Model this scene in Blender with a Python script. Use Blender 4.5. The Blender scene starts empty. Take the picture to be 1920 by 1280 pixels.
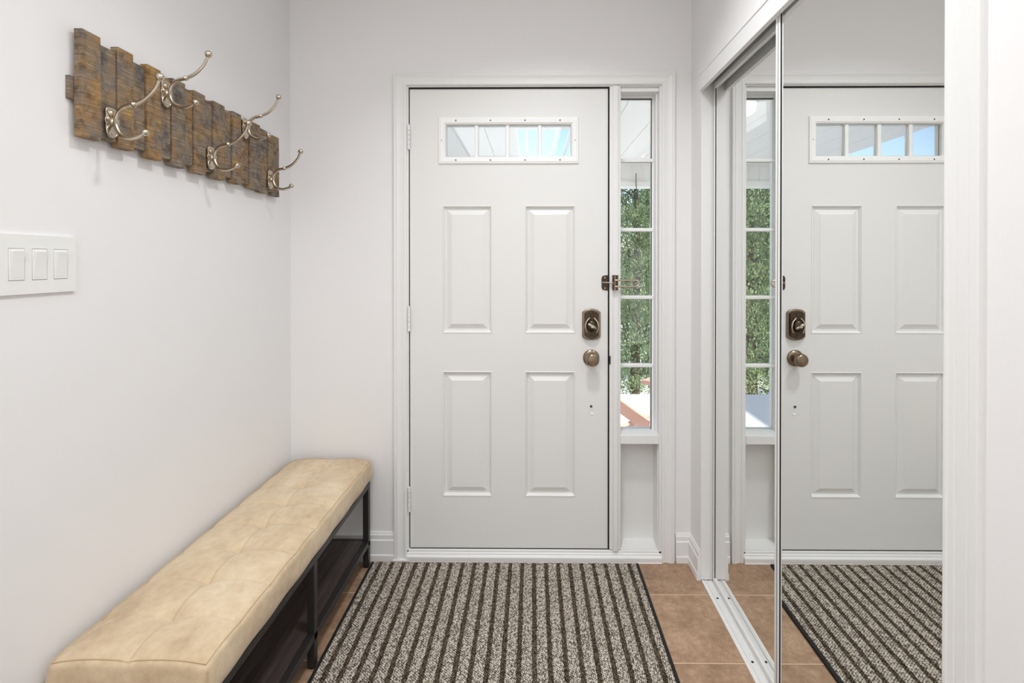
import bpy, bmesh, math, random
from mathutils import Vector, Matrix
R = random.Random(7)
PI = math.pi
COL = bpy.context.scene.collection

# ------------------------------------------------------------------ colour / nodes
def lin(c):
    c /= 255.0
    return c/12.92 if c <= .04045 else ((c+.055)/1.055)**2.4
def S(r, g, b): return (lin(r), lin(g), lin(b), 1)

class NT:
    def __init__(s, name):
        s.m = bpy.data.materials.new(name); s.m.use_nodes = True
        s.t = s.m.node_tree; s.p = s.t.nodes['Principled BSDF']; s.out = s.t.nodes['Material Output']
    def n(s, typ, **kw):
        nd = s.t.nodes.new(typ)
        for k, v in kw.items(): setattr(nd, k, v)
        return nd
    def put(s, sock, v):
        if hasattr(v, 'is_output') or isinstance(v, bpy.types.NodeSocket): s.t.links.new(v, sock)
        else: sock.default_value = v
    def math(s, op, a, b=0.0, c=None):
        nd = s.n('ShaderNodeMath', operation=op); s.put(nd.inputs[0], a); s.put(nd.inputs[1], b)
        if c is not None: s.put(nd.inputs[2], c)
        return nd.outputs[0]
    def mix(s, f, a, b, blend='MIX'):
        nd = s.n('ShaderNodeMix', data_type='RGBA', blend_type=blend)
        s.put(nd.inputs[0], f); s.put(nd.inputs[6], a); s.put(nd.inputs[7], b)
        return nd.outputs[2]
    def ramp(s, f, stops):
        nd = s.n('ShaderNodeValToRGB'); el = nd.color_ramp.elements
        while len(el) < len(stops): el.new(.5)
        for e, (p, c) in zip(el, stops): e.position = p; e.color = c if len(c) == 4 else (*c, 1)
        s.put(nd.inputs[0], f); return nd.outputs[0]
    def coord(s, scale=(1, 1, 1), rot=(0, 0, 0)):
        tc = s.n('ShaderNodeTexCoord'); mp = s.n('ShaderNodeMapping')
        s.t.links.new(tc.outputs['Object'], mp.inputs[0])
        mp.inputs['Scale'].default_value = scale; mp.inputs['Rotation'].default_value = rot
        return mp.outputs[0]
    def noise(s, vec, scale, detail=4, rough=.55):
        nd = s.n('ShaderNodeTexNoise'); s.put(nd.inputs['Vector'], vec)
        nd.inputs['Scale'].default_value = scale; nd.inputs['Detail'].default_value = detail; nd.inputs['Roughness'].default_value = rough
        return nd.outputs['Fac']
    def bump(s, h, dist, strength=1.0):
        nd = s.n('ShaderNodeBump'); nd.inputs['Distance'].default_value = dist; nd.inputs['Strength'].default_value = strength
        s.put(nd.inputs['Height'], h); s.t.links.new(nd.outputs[0], s.p.inputs['Normal'])
    def set(s, color=None, rough=None, metal=None, spec=None, coat=None):
        if color is not None: s.put(s.p.inputs['Base Color'], color)
        if rough is not None: s.put(s.p.inputs['Roughness'], rough)
        if metal is not None: s.p.inputs['Metallic'].default_value = metal
        if spec is not None: s.p.inputs['Specular IOR Level'].default_value = spec
        if coat is not None: s.p.inputs['Coat Weight'].default_value = coat
        return s.m

def plain(name, c, rough=.5, metal=0, spec=.5, var=.03, nscale=8, bump=0, bscale=200):
    t = NT(name); v = t.coord()
    f = t.noise(v, nscale)
    c2 = tuple(x*(1-var) for x in c[:3])+(1,)
    col = t.mix(f, c2, tuple(min(1, x*(1+var)) for x in c[:3])+(1,))
    if bump: t.bump(t.noise(v, bscale, 2), bump)
    return t.set(col, rough, metal, spec)

M = {}
M['wall'] = plain('wall_paint', S(243, 242, 242), .65, var=.008, nscale=3, bump=.00015, bscale=140)
M['ceiling'] = plain('ceiling_paint', S(240, 240, 239), .8, var=.008)
M['trim'] = plain('white_trim_paint', S(241, 241, 240), .38, var=.006)
M['door'] = plain('white_door_paint', S(238, 238, 236), .42, var=.008, bump=.0002, bscale=90)
M['vinyl'] = plain('white_vinyl', S(252, 252, 251), .3, var=.002)
M['rocker'] = plain('white_switch_plastic', S(242, 242, 239), .3, var=.004)
M['gap'] = plain('black_weatherstrip', S(16, 16, 17), .8, var=.1)
M['bronze'] = plain('aged_bronze', S(146, 130, 112), .3, 1, var=.25, nscale=35)
M['dkbronze'] = plain('dark_bronze', S(84, 73, 61), .35, 1, var=.3, nscale=60)
M['nickel'] = plain('satin_nickel', S(198, 187, 170), .24, 1, var=.12, nscale=50)
M['steel'] = plain('antique_steel', S(150, 138, 124), .3, 1, var=.2, nscale=60)
M['blackmetal'] = plain('black_metal', S(52, 49, 49), .38, .3, var=.1)
M['track'] = plain('white_aluminium', S(240, 240, 239), .35, .0, var=.01)
M['hole'] = plain('dark_hole', S(24, 22, 21), .8, var=.1)
M['mirror'] = NT('mirror_silver').set((.87, .88, .87, 1), 0.0, 1)
M['deck'] = plain('pale_concrete', S(225, 224, 222), .8, var=.05, nscale=3)
M['soffit'] = plain('white_soffit', S(240, 239, 236), .6, var=.015)
M['clay'] = plain('terracotta_plastic', S(222, 168, 146), .5, var=.04)
M['trunk'] = plain('cedar_bark', S(96, 82, 70), .9, var=.35, nscale=14, bump=.01, bscale=30)
M['opal'] = plain('opal_glass', S(245, 243, 238), .3, var=.01)
M['opal'].node_tree.nodes['Principled BSDF'].inputs['Emission Color'].default_value = (1, .97, .92, 1)
M['opal'].node_tree.nodes['Principled BSDF'].inputs['Emission Strength'].default_value = 1.5
M['lawn'] = plain('lawn_green', S(120, 140, 90), .9, var=.3, nscale=10)

def m_glass():
    t = NT('window_glass'); t.t.nodes.remove(t.p)
    tr = t.n('ShaderNodeBsdfTransparent'); tr.inputs[0].default_value = (.97, .98, .975, 1)
    gl = t.n('ShaderNodeBsdfGlossy'); gl.inputs['Roughness'].default_value = .01
    fr = t.n('ShaderNodeFresnel'); fr.inputs[0].default_value = 1.5
    mx = t.n('ShaderNodeMixShader')
    t.t.links.new(fr.outputs[0], mx.inputs[0]); t.t.links.new(tr.outputs[0], mx.inputs[1]); t.t.links.new(gl.outputs[0], mx.inputs[2])
    t.t.links.new(mx.outputs[0], t.out.inputs[0]); return t.m
M['glass'] = m_glass()

def m_floor():
    t = NT('brown_ceramic_tile'); tc = t.n('ShaderNodeTexCoord'); sp = t.n('ShaderNodeSeparateXYZ')
    t.t.links.new(tc.outputs['Object'], sp.inputs[0])
    p = .3265
    def axis(o, off):
        q = t.math('DIVIDE', t.math('SUBTRACT', o, off), p)
        return t.math('FLOOR', q), t.math('MULTIPLY', t.math('SUBTRACT', .5, t.math('ABSOLUTE', t.math('SUBTRACT', t.math('FRACT', q), .5))), p)
    ix, dx = axis(sp.outputs[0], .415); iy, dy = axis(sp.outputs[1], 1.586)
    d = t.math('MINIMUM', dx, dy)
    g = t.math('LESS_THAN', d, .0017)
    wn = t.n('ShaderNodeTexWhiteNoise', noise_dimensions='2D'); cb = t.n('ShaderNodeCombineXYZ')
    t.put(cb.inputs[0], ix); t.put(cb.inputs[1], iy); t.t.links.new(cb.outputs[0], wn.inputs[0])
    v = t.coord()
    n1 = t.noise(v, 11, 6, .7); n2 = t.noise(v, 48, 6, .78)
    f = t.math('ADD', t.math('MULTIPLY', n1, .52), t.math('MULTIPLY', n2, .48))
    f = t.math('ADD', f, t.math('MULTIPLY', t.math('SUBTRACT', wn.outputs[0], .5), .08))
    col = t.ramp(f, [(.32, S(124, 97, 76)), (.43, S(156, 125, 99)), (.54, S(178, 146, 118)), (.68, S(204, 174, 146))])
    spk = t.math('GREATER_THAN', t.noise(v, 130, 3, .6), .68)
    col = t.mix(t.math('MULTIPLY', spk, .35), col, S(96, 68, 48))
    col = t.mix(g, col, S(236, 204, 172))
    t.bump(t.math('ADD', t.math('MULTIPLY', t.math('MINIMUM', d, .004), 1.0), t.math('MULTIPLY', n2, .0012)), 1.0, .5)
    return t.set(col, .42)
M['floor'] = m_floor()

def m_mat():
    t = NT('ribbed_woven_mat'); tc = t.n('ShaderNodeTexCoord'); sp = t.n('ShaderNodeSeparateXYZ')
    t.t.links.new(tc.outputs['Object'], sp.inputs[0])
    v0 = t.coord(); wob = t.math('MULTIPLY', t.math('SUBTRACT', t.noise(v0, 40, 2), .5), .006)
    fx = t.math('FRACT', t.math('DIVIDE', t.math('ADD', sp.outputs[0], wob), .0513))
    stripe = t.math('LESS_THAN', t.math('ABSOLUTE', t.math('SUBTRACT', fx, .5)), .15)
    vo = t.n('ShaderNodeTexVoronoi', feature='F1'); t.put(vo.inputs['Vector'], t.coord((1.0, .7, 1), (0, 0, .5)))
    vo.inputs['Scale'].default_value = 185; vo.inputs['Randomness'].default_value = .4
    dd = vo.outputs['Distance']
    loop = t.ramp(dd, [(.44, (1, 1, 1)), (.66, (0, 0, 0))])
    bw = t.n('ShaderNodeRGBToBW'); t.t.links.new(loop, bw.inputs[0]); lv = bw.outputs[0]
    tone = t.noise(v0, 90, 3, .7)
    light = t.ramp(tone, [(.35, S(190, 180, 165)), (.6, S(234, 226, 212))])
    dark = t.ramp(tone, [(.3, S(84, 72, 60)), (.65, S(132, 116, 100))])
    lt = t.mix(lv, S(82, 72, 63), light)
    dk = t.mix(lv, S(48, 41, 34), dark)
    col = t.mix(stripe, lt, dk)
    t.bump(t.math('ADD', lv, t.math('MULTIPLY', stripe, -1.0)), .0025, .9)
    return t.set(col, .95, spec=.1)
M['mat'] = m_mat()
M['binding'] = plain('black_rubber_binding', S(22, 21, 21), .7, var=.2)

def m_suede():
    t = NT('tan_suede'); v = t.coord(); v2 = t.coord((1, .5, 1))
    n1 = t.noise(v2, 7, 5, .6); n2 = t.noise(v, 38, 4, .65)
    f = t.math('ADD', t.math('MULTIPLY', n1, .68), t.math('MULTIPLY', n2, .32))
    col = t.ramp(f, [(.3, S(178, 152, 122)), (.44, S(206, 182, 149)), (.57, S(221, 200, 168)), (.72, S(234, 216, 188))])
    t.bump(t.noise(v, 420, 2), .0006, .6)
    t.p.inputs['Sheen Weight'].default_value = .25
    return t.set(col, .72, spec=.25)
M['suede'] = m_suede()
M['thread'] = plain('tan_thread', S(172, 146, 112), .8, var=.05)

def m_shelf():
    t = NT('espresso_wood'); v = t.coord((30, 1.5, 30))
    f = t.noise(v, 3, 5, .6)
    return t.set(t.ramp(f, [(.3, S(46, 39, 38)), (.7, S(86, 75, 73))]), .38)
M['espresso'] = m_shelf()

def m_planks():
    t = NT('reclaimed_barn_wood'); at = t.n('ShaderNodeAttribute', attribute_name='tone')
    tone = at.outputs['Fac']; v = t.coord(); off = t.n('ShaderNodeVectorMath', operation='ADD')
    cb = t.n('ShaderNodeCombineXYZ'); t.put(cb.inputs[0], t.math('MULTIPLY', tone, 37.0)); t.put(cb.inputs[2], t.math('MULTIPLY', tone, 11.0))
    t.t.links.new(v, off.inputs[0]); t.t.links.new(cb.outputs[0], off.inputs[1]); vv = off.outputs[0]
    big = t.noise(vv, 14, 5, .6); pat = t.noise(vv, 34, 4, .65)
    mp = t.n('ShaderNodeMapping'); mp.inputs['Scale'].default_value = (1, 12, 300); mp.inputs['Rotation'].default_value = (.10, 0, 0)
    t.t.links.new(vv, mp.inputs[0]); saw = t.noise(mp.outputs[0], 1, 4, .7)
    f = t.math('ADD', t.math('MULTIPLY', t.math('SUBTRACT', big, .5), 1.9), t.math('MULTIPLY', t.math('SUBTRACT', tone, .5), .42))
    f = t.math('ADD', f, .46)
    col = t.ramp(f, [(.10, S(124, 119, 115)), (.36, S(146, 135, 124)), (.53, S(158, 138, 114)), (.72, S(168, 136, 98)), (.94, S(190, 154, 100))])
    s1 = t.ramp(saw, [(.32, S(156, 146, 136)), (.5, S(226, 222, 217)), (.66, S(255, 252, 246))])
    col = t.mix(.7, col, s1, 'MULTIPLY')
    s2 = t.ramp(pat, [(.34, S(134, 126, 120)), (.52, S(255, 255, 255))])
    col = t.mix(.6, col, s2, 'MULTIPLY')
    hi = t.math('MULTIPLY', t.math('GREATER_THAN', saw, .60), t.math('GREATER_THAN', pat, .5))
    col = t.mix(t.math('MULTIPLY', hi, .38), col, S(206, 180, 136))
    t.bump(saw, .002, .7)
    return t.set(col, .75, spec=.25)
M['planks'] = m_planks()

def m_leaf():
    t = NT('cedar_foliage'); v = t.coord(); f = t.noise(v, 3.5, 4, .6); f2 = t.noise(v, 25, 2)
    f = t.math('ADD', t.math('MULTIPLY', f, .6), t.math('MULTIPLY', f2, .4))
    col = t.ramp(f, [(.32, S(88, 106, 76)), (.46, S(122, 144, 100)), (.58, S(160, 178, 130)), (.72, S(202, 210, 168))])  # greens lightened and greyed so the colour carries the window-glass haze
    return t.set(col, .6, spec=.3)
M['leaf'] = m_leaf()

# ------------------------------------------------------------------ mesh helpers
class MB:
    def __init__(s): s.v = []; s.f = []; s.tone = []
    def add(s, vs, fs, tone=0.0):
        b = len(s.v); s.v += [tuple(x) for x in vs]; s.f += [tuple(b+i for i in f) for f in fs]; s.tone += [tone]*len(vs)
        return s
    def box(s, x0, x1, y0, y1, z0, z1, tone=0.0):
        x0, x1 = min(x0, x1), max(x0, x1); y0, y1 = min(y0, y1), max(y0, y1); z0, z1 = min(z0, z1), max(z0, z1)
        vs = [(x0, y0, z0), (x1, y0, z0), (x1, y1, z0), (x0, y1, z0), (x0, y0, z1), (x1, y0, z1), (x1, y1, z1), (x0, y1, z1)]
        return s.add(vs, [(0, 3, 2, 1), (4, 5, 6, 7), (0, 1, 5, 4), (1, 2, 6, 5), (2, 3, 7, 6), (3, 0, 4, 7)], tone)
    def quad(s, a, b, c, d): return s.add([a, b, c, d], [(0, 1, 2, 3)])
    def tube(s, pts, rad, seg=12, flat=1.0, side=None):
        pts = [Vector(p) for p in pts]; n = len(pts)
        if not isinstance(rad, (list, tuple)): rad = [rad]*n
        vs = []; prev = None
        for i, p in enumerate(pts):
            d = (pts[min(i+1, n-1)]-pts[max(i-1, 0)]).normalized()
            if side is not None: u = Vector(side)
            else: u = prev if prev is not None else (Vector((0, 0, 1)) if abs(d.z) < .9 else Vector((1, 0, 0)))
            u = (u-d*u.dot(d)).normalized(); w = d.cross(u); prev = u
            for k in range(seg):
                a = 2*PI*k/seg
                vs.append(p+u*(math.cos(a)*rad[i]*flat)+w*(math.sin(a)*rad[i]))
        fs = []
        for i in range(n-1):
            for k in range(seg):
                k2 = (k+1) % seg
                fs.append((i*seg+k, i*seg+k2, (i+1)*seg+k2, (i+1)*seg+k))
        fs.append(tuple(reversed(range(seg)))); fs.append(tuple(range((n-1)*seg, n*seg)))
        return s.add(vs, fs)
    def lathe(s, prof, org, axis, seg=32, sy=1.0):
        org = Vector(org); ax = Vector(axis).normalized()
        u = Vector((0, 0, 1)) if abs(ax.z) < .9 else Vector((1, 0, 0)); u = (u-ax*u.dot(ax)).normalized(); w = ax.cross(u)
        vs = []; n = len(prof)
        for (r, h) in prof:
            for k in range(seg):
                a = 2*PI*k/seg
                vs.append(org+ax*h+u*(max(r, 1e-5)*math.cos(a)*sy)+w*(max(r, 1e-5)*math.sin(a)))
        fs = []
        for i in range(n-1):
            for k in range(seg):
                k2 = (k+1) % seg; fs.append((i*seg+k, i*seg+k2, (i+1)*seg+k2, (i+1)*seg+k))
        fs.append(tuple(reversed(range(seg)))); fs.append(tuple(range((n-1)*seg, n*seg)))
        return s.add(vs, fs)
    def ball(s, c, r, seg=16):
        prof = [(r*math.sin(PI*i/10), -r*math.cos(PI*i/10)) for i in range(11)]
        return s.lathe(prof, c, (0, 0, 1), seg)
    def prism(s, poly, fn, d0, d1):
        """poly of 2-D points, fn(a,b,d)->3-D, extruded from d0 to d1"""
        n = len(poly); vs = [fn(a, b, d0) for a, b in poly]+[fn(a, b, d1) for a, b in poly]
        fs = [tuple(range(n)), tuple(reversed(range(n, 2*n)))]+[(i, i+n, (i+1) % n+n, (i+1) % n) for i in range(n)]
        return s.add(vs, fs)
    def sweep(s, prof, path, fn=None):
        """profile stations: list of lists of 3-D points"""
        n = len(path[0]); vs = [p for st in path for p in st]; fs = []
        for i in range(len(path)-1):
            for k in range(n-1): fs.append((i*n+k, i*n+k+1, (i+1)*n+k+1, (i+1)*n+k))
        fs.append(tuple(range(n))); fs.append(tuple(reversed(range((len(path)-1)*n, len(path)*n))))
        return s.add(vs, fs)
    def build(s, name, mat, parent=None, bevel=0, seg=2, smooth=False, angle=40, rnorm=True):
        me = bpy.data.meshes.new(name); me.from_pydata(s.v, [], s.f); me.validate()
        if any(s.tone):
            a = me.attributes.new('tone', 'FLOAT', 'POINT')
            for i, tv in enumerate(s.tone): a.data[i].value = tv
        if rnorm:
            bm = bmesh.new(); bm.from_mesh(me); bmesh.ops.recalc_face_normals(bm, faces=bm.faces); bm.to_mesh(me); bm.free()
        me.materials.append(mat if not isinstance(mat, str) else M[mat])
        if smooth:
            me.set_sharp_from_angle(angle=math.radians(angle)) if angle < 180 else None
            for p in me.polygons: p.use_smooth = True
        o = bpy.data.objects.new(name, me); COL.objects.link(o)
        if parent is not None:
            o.parent = parent; o.matrix_parent_inverse = Matrix.Identity(4)
            L = parent
            off = Vector((0, 0, 0))
            while L is not None: off += L.location; L = L.parent
            me.transform(Matrix.Translation(-off))
        if bevel:
            b = o.modifiers.new('bevel', 'BEVEL'); b.width = bevel; b.segments = seg; b.limit_method = 'ANGLE'; b.angle_limit = math.radians(35)
            if not smooth:
                for p in me.polygons: p.use_smooth = True
                me.set_sharp_from_angle(angle=math.radians(30)); b.harden_normals = False
        return o

def rebase(o, loc):
    """put the origin of a one-mesh thing at loc"""
    o.data.transform(Matrix.Translation(-Vector(loc))); o.location = loc; return o
def tag(o, label, cat=None, group=None, kind=None):
    o['label'] = label
    if cat: o['category'] = cat
    if group: o['group'] = group
    if kind: o['kind'] = kind
    return o
def thing(name, label, cat, loc, group=None, kind=None):
    o = bpy.data.objects.new(name, None); COL.objects.link(o); o.location = loc; o.empty_display_size = .05
    return tag(o, label, cat, group, kind)
def dup(root, loc, label, group=None):
    r = root.copy(); COL.objects.link(r); r.location = loc; r['label'] = label
    if group: r['group'] = group
    for ch in list(root.children):
        c = ch.copy(); COL.objects.link(c); c.parent = r
        for g in list(ch.children):
            d = g.copy(); COL.objects.link(d); d.parent = c
    return r
def smoothpath(pts, n=6):
    """Catmull-Rom through points"""
    P = [Vector(p) for p in pts]; out = []
    for i in range(len(P)-1):
        p0 = P[max(i-1, 0)]; p1 = P[i]; p2 = P[i+1]; p3 = P[min(i+2, len(P)-1)]
        for k in range(n):
            t = k/n
            out.append(.5*((2*p1)+(p2-p0)*t+(2*p0-5*p1+4*p2-p3)*t*t+(3*p1-p0-3*p2+p3)*t**3))
    out.append(P[-1]); return out

# ------------------------------------------------------------------ room dimensions (metres)
XL, XR = -1.07, .697          # left and right wall faces
YB = 2.127                    # back wall face
YR = -3.0                     # far end of the hall behind
ZC = 2.72                     # ceiling
YJ = 2.00                     # far jamb of the closet
YN = .818                     # near side of the closet opening
ZH = 2.022                    # closet head
HOLE = (-.562, .575, 0.0, 2.108)   # door and sidelight opening in the back wall

# ------------------------------------------------------------------ shell
fl = MB().box(XL-.1, 1.45, YR-.1, YB+.16, -.1, 0).build('floor', 'floor'); tag(fl, 'brown mottled ceramic tile floor with pale grout', 'floor', kind='structure')
ce = MB().box(XL-.1, 1.45, YR-.1, YB+.16, ZC, ZC+.1).build('ceiling', 'ceiling'); tag(ce, 'plain white ceiling of the entrance hall', 'ceiling', kind='structure')
wl = MB().box(XL-.1, XL, YR, YB+.16, 0, ZC).build('wall_left', 'wall'); tag(wl, 'white wall on the left behind the bench and coat rack', 'wall', kind='structure')
b = MB()
b.box(XL, HOLE[0], YB, YB+.16, 0, ZC); b.box(HOLE[1], 1.45, YB, YB+.16, 0, ZC); b.box(HOLE[0], HOLE[1], YB, YB+.16, HOLE[3], ZC)
wb = b.build('wall_back', 'wall'); tag(wb, 'white wall around the entrance door', 'wall', kind='structure')
b = MB()
b.box(XR, XR+.115, YJ, YB, 0, ZC)                       # stub between corner and closet
b.box(XR, XR+.006, YN-.006, YJ, ZH, ZH+.10); b.box(XR+.085, XR+.115, YN-.006, YJ, ZH, ZH+.10); b.box(XR, XR+.115, YN-.006, YJ, ZH+.10, ZC)   # over the closet
b.box(XR, XR+.115, YR, YN-.006, 0, ZC)                  # near length of wall
b.box(1.35, 1.45, YN-.2, YB, 0, ZC)                     # closet back
b.box(XR+.115, 1.35, YN-.2, YN-.1, 0, ZC)
wr = b.build('wall_right', 'wall'); tag(wr, 'white wall on the right around the mirrored closet', 'wall', kind='structure')
wf = MB().box(XL-.1, 1.45, YR-.1, YR, 0, ZC).build('wall_front', 'wall'); tag(wf, 'white wall at the other end of the hall', 'wall', kind='structure')

# baseboards: stepped profile (u = out from the wall, z)
BP = [(0, .124), (.004, .124), (.006, .117), (.009, .112), (.009, .094), (.0125, .09), (.0125, .03), (.016, .026), (.016, 0), (0, 0)]
def base_y(name, x0, x1, label, m0=0, m1=0):
    st = [[(x0+m0*u, YB-u, z) for u, z in BP], [(x1-m1*u, YB-u, z) for u, z in BP]]
    return tag(MB().sweep(BP, st).build(name, 'trim'), label, 'baseboard', kind='structure')
def base_x(name, X, sgn, y0, y1, label, m1=0):
    st = [[(X+sgn*u, y0, z) for u, z in BP], [(X+sgn*u, y1-m1*u, z) for u, z in BP]]
    return tag(MB().sweep(BP, st).build(name, 'trim'), label, 'baseboard', kind='structure')
base_y('baseboard_back', XL, -.606, 'white baseboard between the bench and the door casing', 1, 0)
base_x('baseboard_left', XL, 1, YR, YB, 'white baseboard along the left wall behind the bench', 1)
b = MB()
b.sweep(BP, [[(.63, YB-u, z) for u, z in BP], [(XR-u, YB-u, z) for u, z in BP], [(XR-u, YJ-.002, z) for u, z in BP]])
tag(b.build('baseboard_right', 'trim'), 'short white baseboard turning the corner beside the closet', 'baseboard', kind='structure')

# door casing (trim_1): mitred profile, u = outward, v = out into the room
CP = [(0, 0), (0, .010), (.004, .013), (.012, .013), (.014, .0105), (.024, .0115), (.033, .015), (.040, .0185), (.044, .0185), (.046, .016), (.049, .0175), (.054, .0175), (.054, 0)]
cl, cr, ct = -.5525, .5675, 2.0935
st = [[(cl-u, YB-v, 0.004) for u, v in CP], [(cl-u, YB-v, ct+u) for u, v in CP], [(cr+u, YB-v, ct+u) for u, v in CP], [(cr+u, YB-v, 0.0) for u, v in CP]]
b = MB().sweep(CP, st)
# foot block at the left casing
b.box(-.612, -.548, YB-.024, YB, 0, .010)
tag(b.build('trim_1', 'trim', smooth=True, angle=25), 'white moulded casing around the entrance door and sidelight', 'casing', kind='structure')

# door frame (trim_2): jambs, head, mullion
b = MB()
DL, DR, DT, DB_ = -.5425, .336, 2.0845, .046      # door leaf
b.box(HOLE[0], DL-.004, YB-.002, YB+.12, 0, DT+.004); b.box(HOLE[0], HOLE[1], YB-.002, YB+.12, DT+.004, HOLE[3])
b.box(DR+.004, .3885, YB-.001, YB+.12, .05, DT+.004)             # mullion core
b.box(DR+.018, .378, YB-.010, YB, .05, DT+.004)                 # raised mullion face
b.box(DR+.022, .374, YB-.013, YB-.008, .05, DT+.004)
b.box(.5575, HOLE[1], YB-.002, YB+.12, .0, DT+.004)             # right jamb of sidelight
# stop beads behind the leaf
b.box(DL-.004, DL+.012, YB+.058, YB+.075, .05, DT+.004); b.box(DR-.012, DR+.004, YB+.058, YB+.075, .05, DT+.004); b.box(DL, DR, YB+.058, YB+.075, DT-.012, DT+.004)
fr = b.build('trim_2', 'trim', bevel=.0012); tag(fr, 'white door frame with the post between door and sidelight', 'door frame', kind='structure')
g = MB()
g.box(DL-.0045, DL+.002, YB+.012, YB+.05, .045, DT+.004); g.box(DR-.002, DR+.0045, YB+.006, YB+.05, .045, DT+.004); g.box(DL, DR, YB+.006, YB+.05, DT-.002, DT+.0045)
g.box(DL, DR, YB+.006, YB+.05, DB_-.005, DB_+.002)
g.build('weatherstrip', 'gap', fr)['label'] = 'black rubber seal in the gap around the door'
MB().box(DR+.004, DR+.0085, YB-.0035, YB+.004, .868, .905).box(DR+.0035, DR+.0065, YB-.004, YB-.003, .882, .892).build('strike_plate', 'dkbronze', fr)['label'] = 'dark metal strike plate'

# threshold (trim_3)
TP = [(0, .046), (-.004, .046), (-.006, .043), (-.006, .036), (-.009, .034), (-.012, .033), (-.012, .028), (-.015, .026), (-.020, .024), (-.022, .021), (-.022, .004), (-.024, 0), (.0, 0)]
TP = [(YB+.004+a, z) for a, z in TP]; TP = [(YB+.1, .046)]+TP+[(YB+.1, 0)]
st = [[(-.553, y, z) for y, z in TP], [(.5675, y, z) for y, z in TP]]
tag(MB().sweep(TP, st).build('trim_3', 'trim'), 'white stepped threshold under the entrance door', 'threshold', kind='structure')

# ------------------------------------------------------------------ sidelight (window_1)
w1 = thing('window_1', 'narrow five-pane sidelight window with white bars beside the door', 'window', (.473, YB+.07, .5), kind='structure')
sl, sr = .3885, .5575
YG = YB+.082
b = MB()
b.box(sl, sr, YB+.012, YB+.11, 2.070, DT+.004)                     # head
b.box(sl, sl+.006, YB+.03, YB+.11, .53, 2.075); b.box(sr-.0065, sr, YB+.03, YB+.11, .53, 2.075)
b.box(sl, sr, YG-.012, YB+.11, 2.060, 2.075); b.box(sl, sr, YG-.012, YB+.11, .535, .547)
b.box(sl, sl+.012, YG-.010, YB+.11, .535, 2.07); b.box(sr-.014, sr, YG-.010, YB+.11, .535, 2.07)
b.build('window_frame', 'vinyl', w1, bevel=.0015)
g = MB(); g.box(sr-.0165, sr-.0138, YG-.008, YG+.003, .545, 2.062); g.box(sl+.01, sr-.013, YG-.008, YG+.003, 2.0565, 2.0605); g.box(sl+.01, sr-.013, YG-.008, YG+.003, .547, .5495)
g.build('glazing_seal', plain('grey_glazing_gasket', S(96, 96, 94), .7), w1)['label'] = 'thin dark gasket around the glass'
MB().box(sl+.008, sr-.01, YG, YG+.004, .54, 2.07).build('window_pane', 'glass', w1)['label'] = 'clear glass'
for z in (1.778, 1.464, 1.157, .847):
    MB().box(sl+.004, sr-.008, YG-.014, YG+.012, z-.008, z+.008).build('muntin_bar', 'vinyl', w1, bevel=.003)
MB().box(sl, sr, YB-.004, YB+.11, .517, .556).build('window_sill', 'trim', w1, bevel=.002)
b = MB(); b.box(sl, sr, YB+.083, YB+.11, .05, .52)
b.add([(sl, YB+.004, .047), (sr, YB+.004, .047), (sr, YB+.084, .052), (sl, YB+.084, .052)], [(0, 1, 2, 3)])
b.box(sl, sr, YB+.001, YB+.083, .02, .0465)
b.box(sl, sl+.004, YB+.01, YB+.085, .05, .52); b.box(sr-.004, sr, YB+.01, YB+.085, .05, .52)
b.build('lower_panel', 'door', w1)

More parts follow.
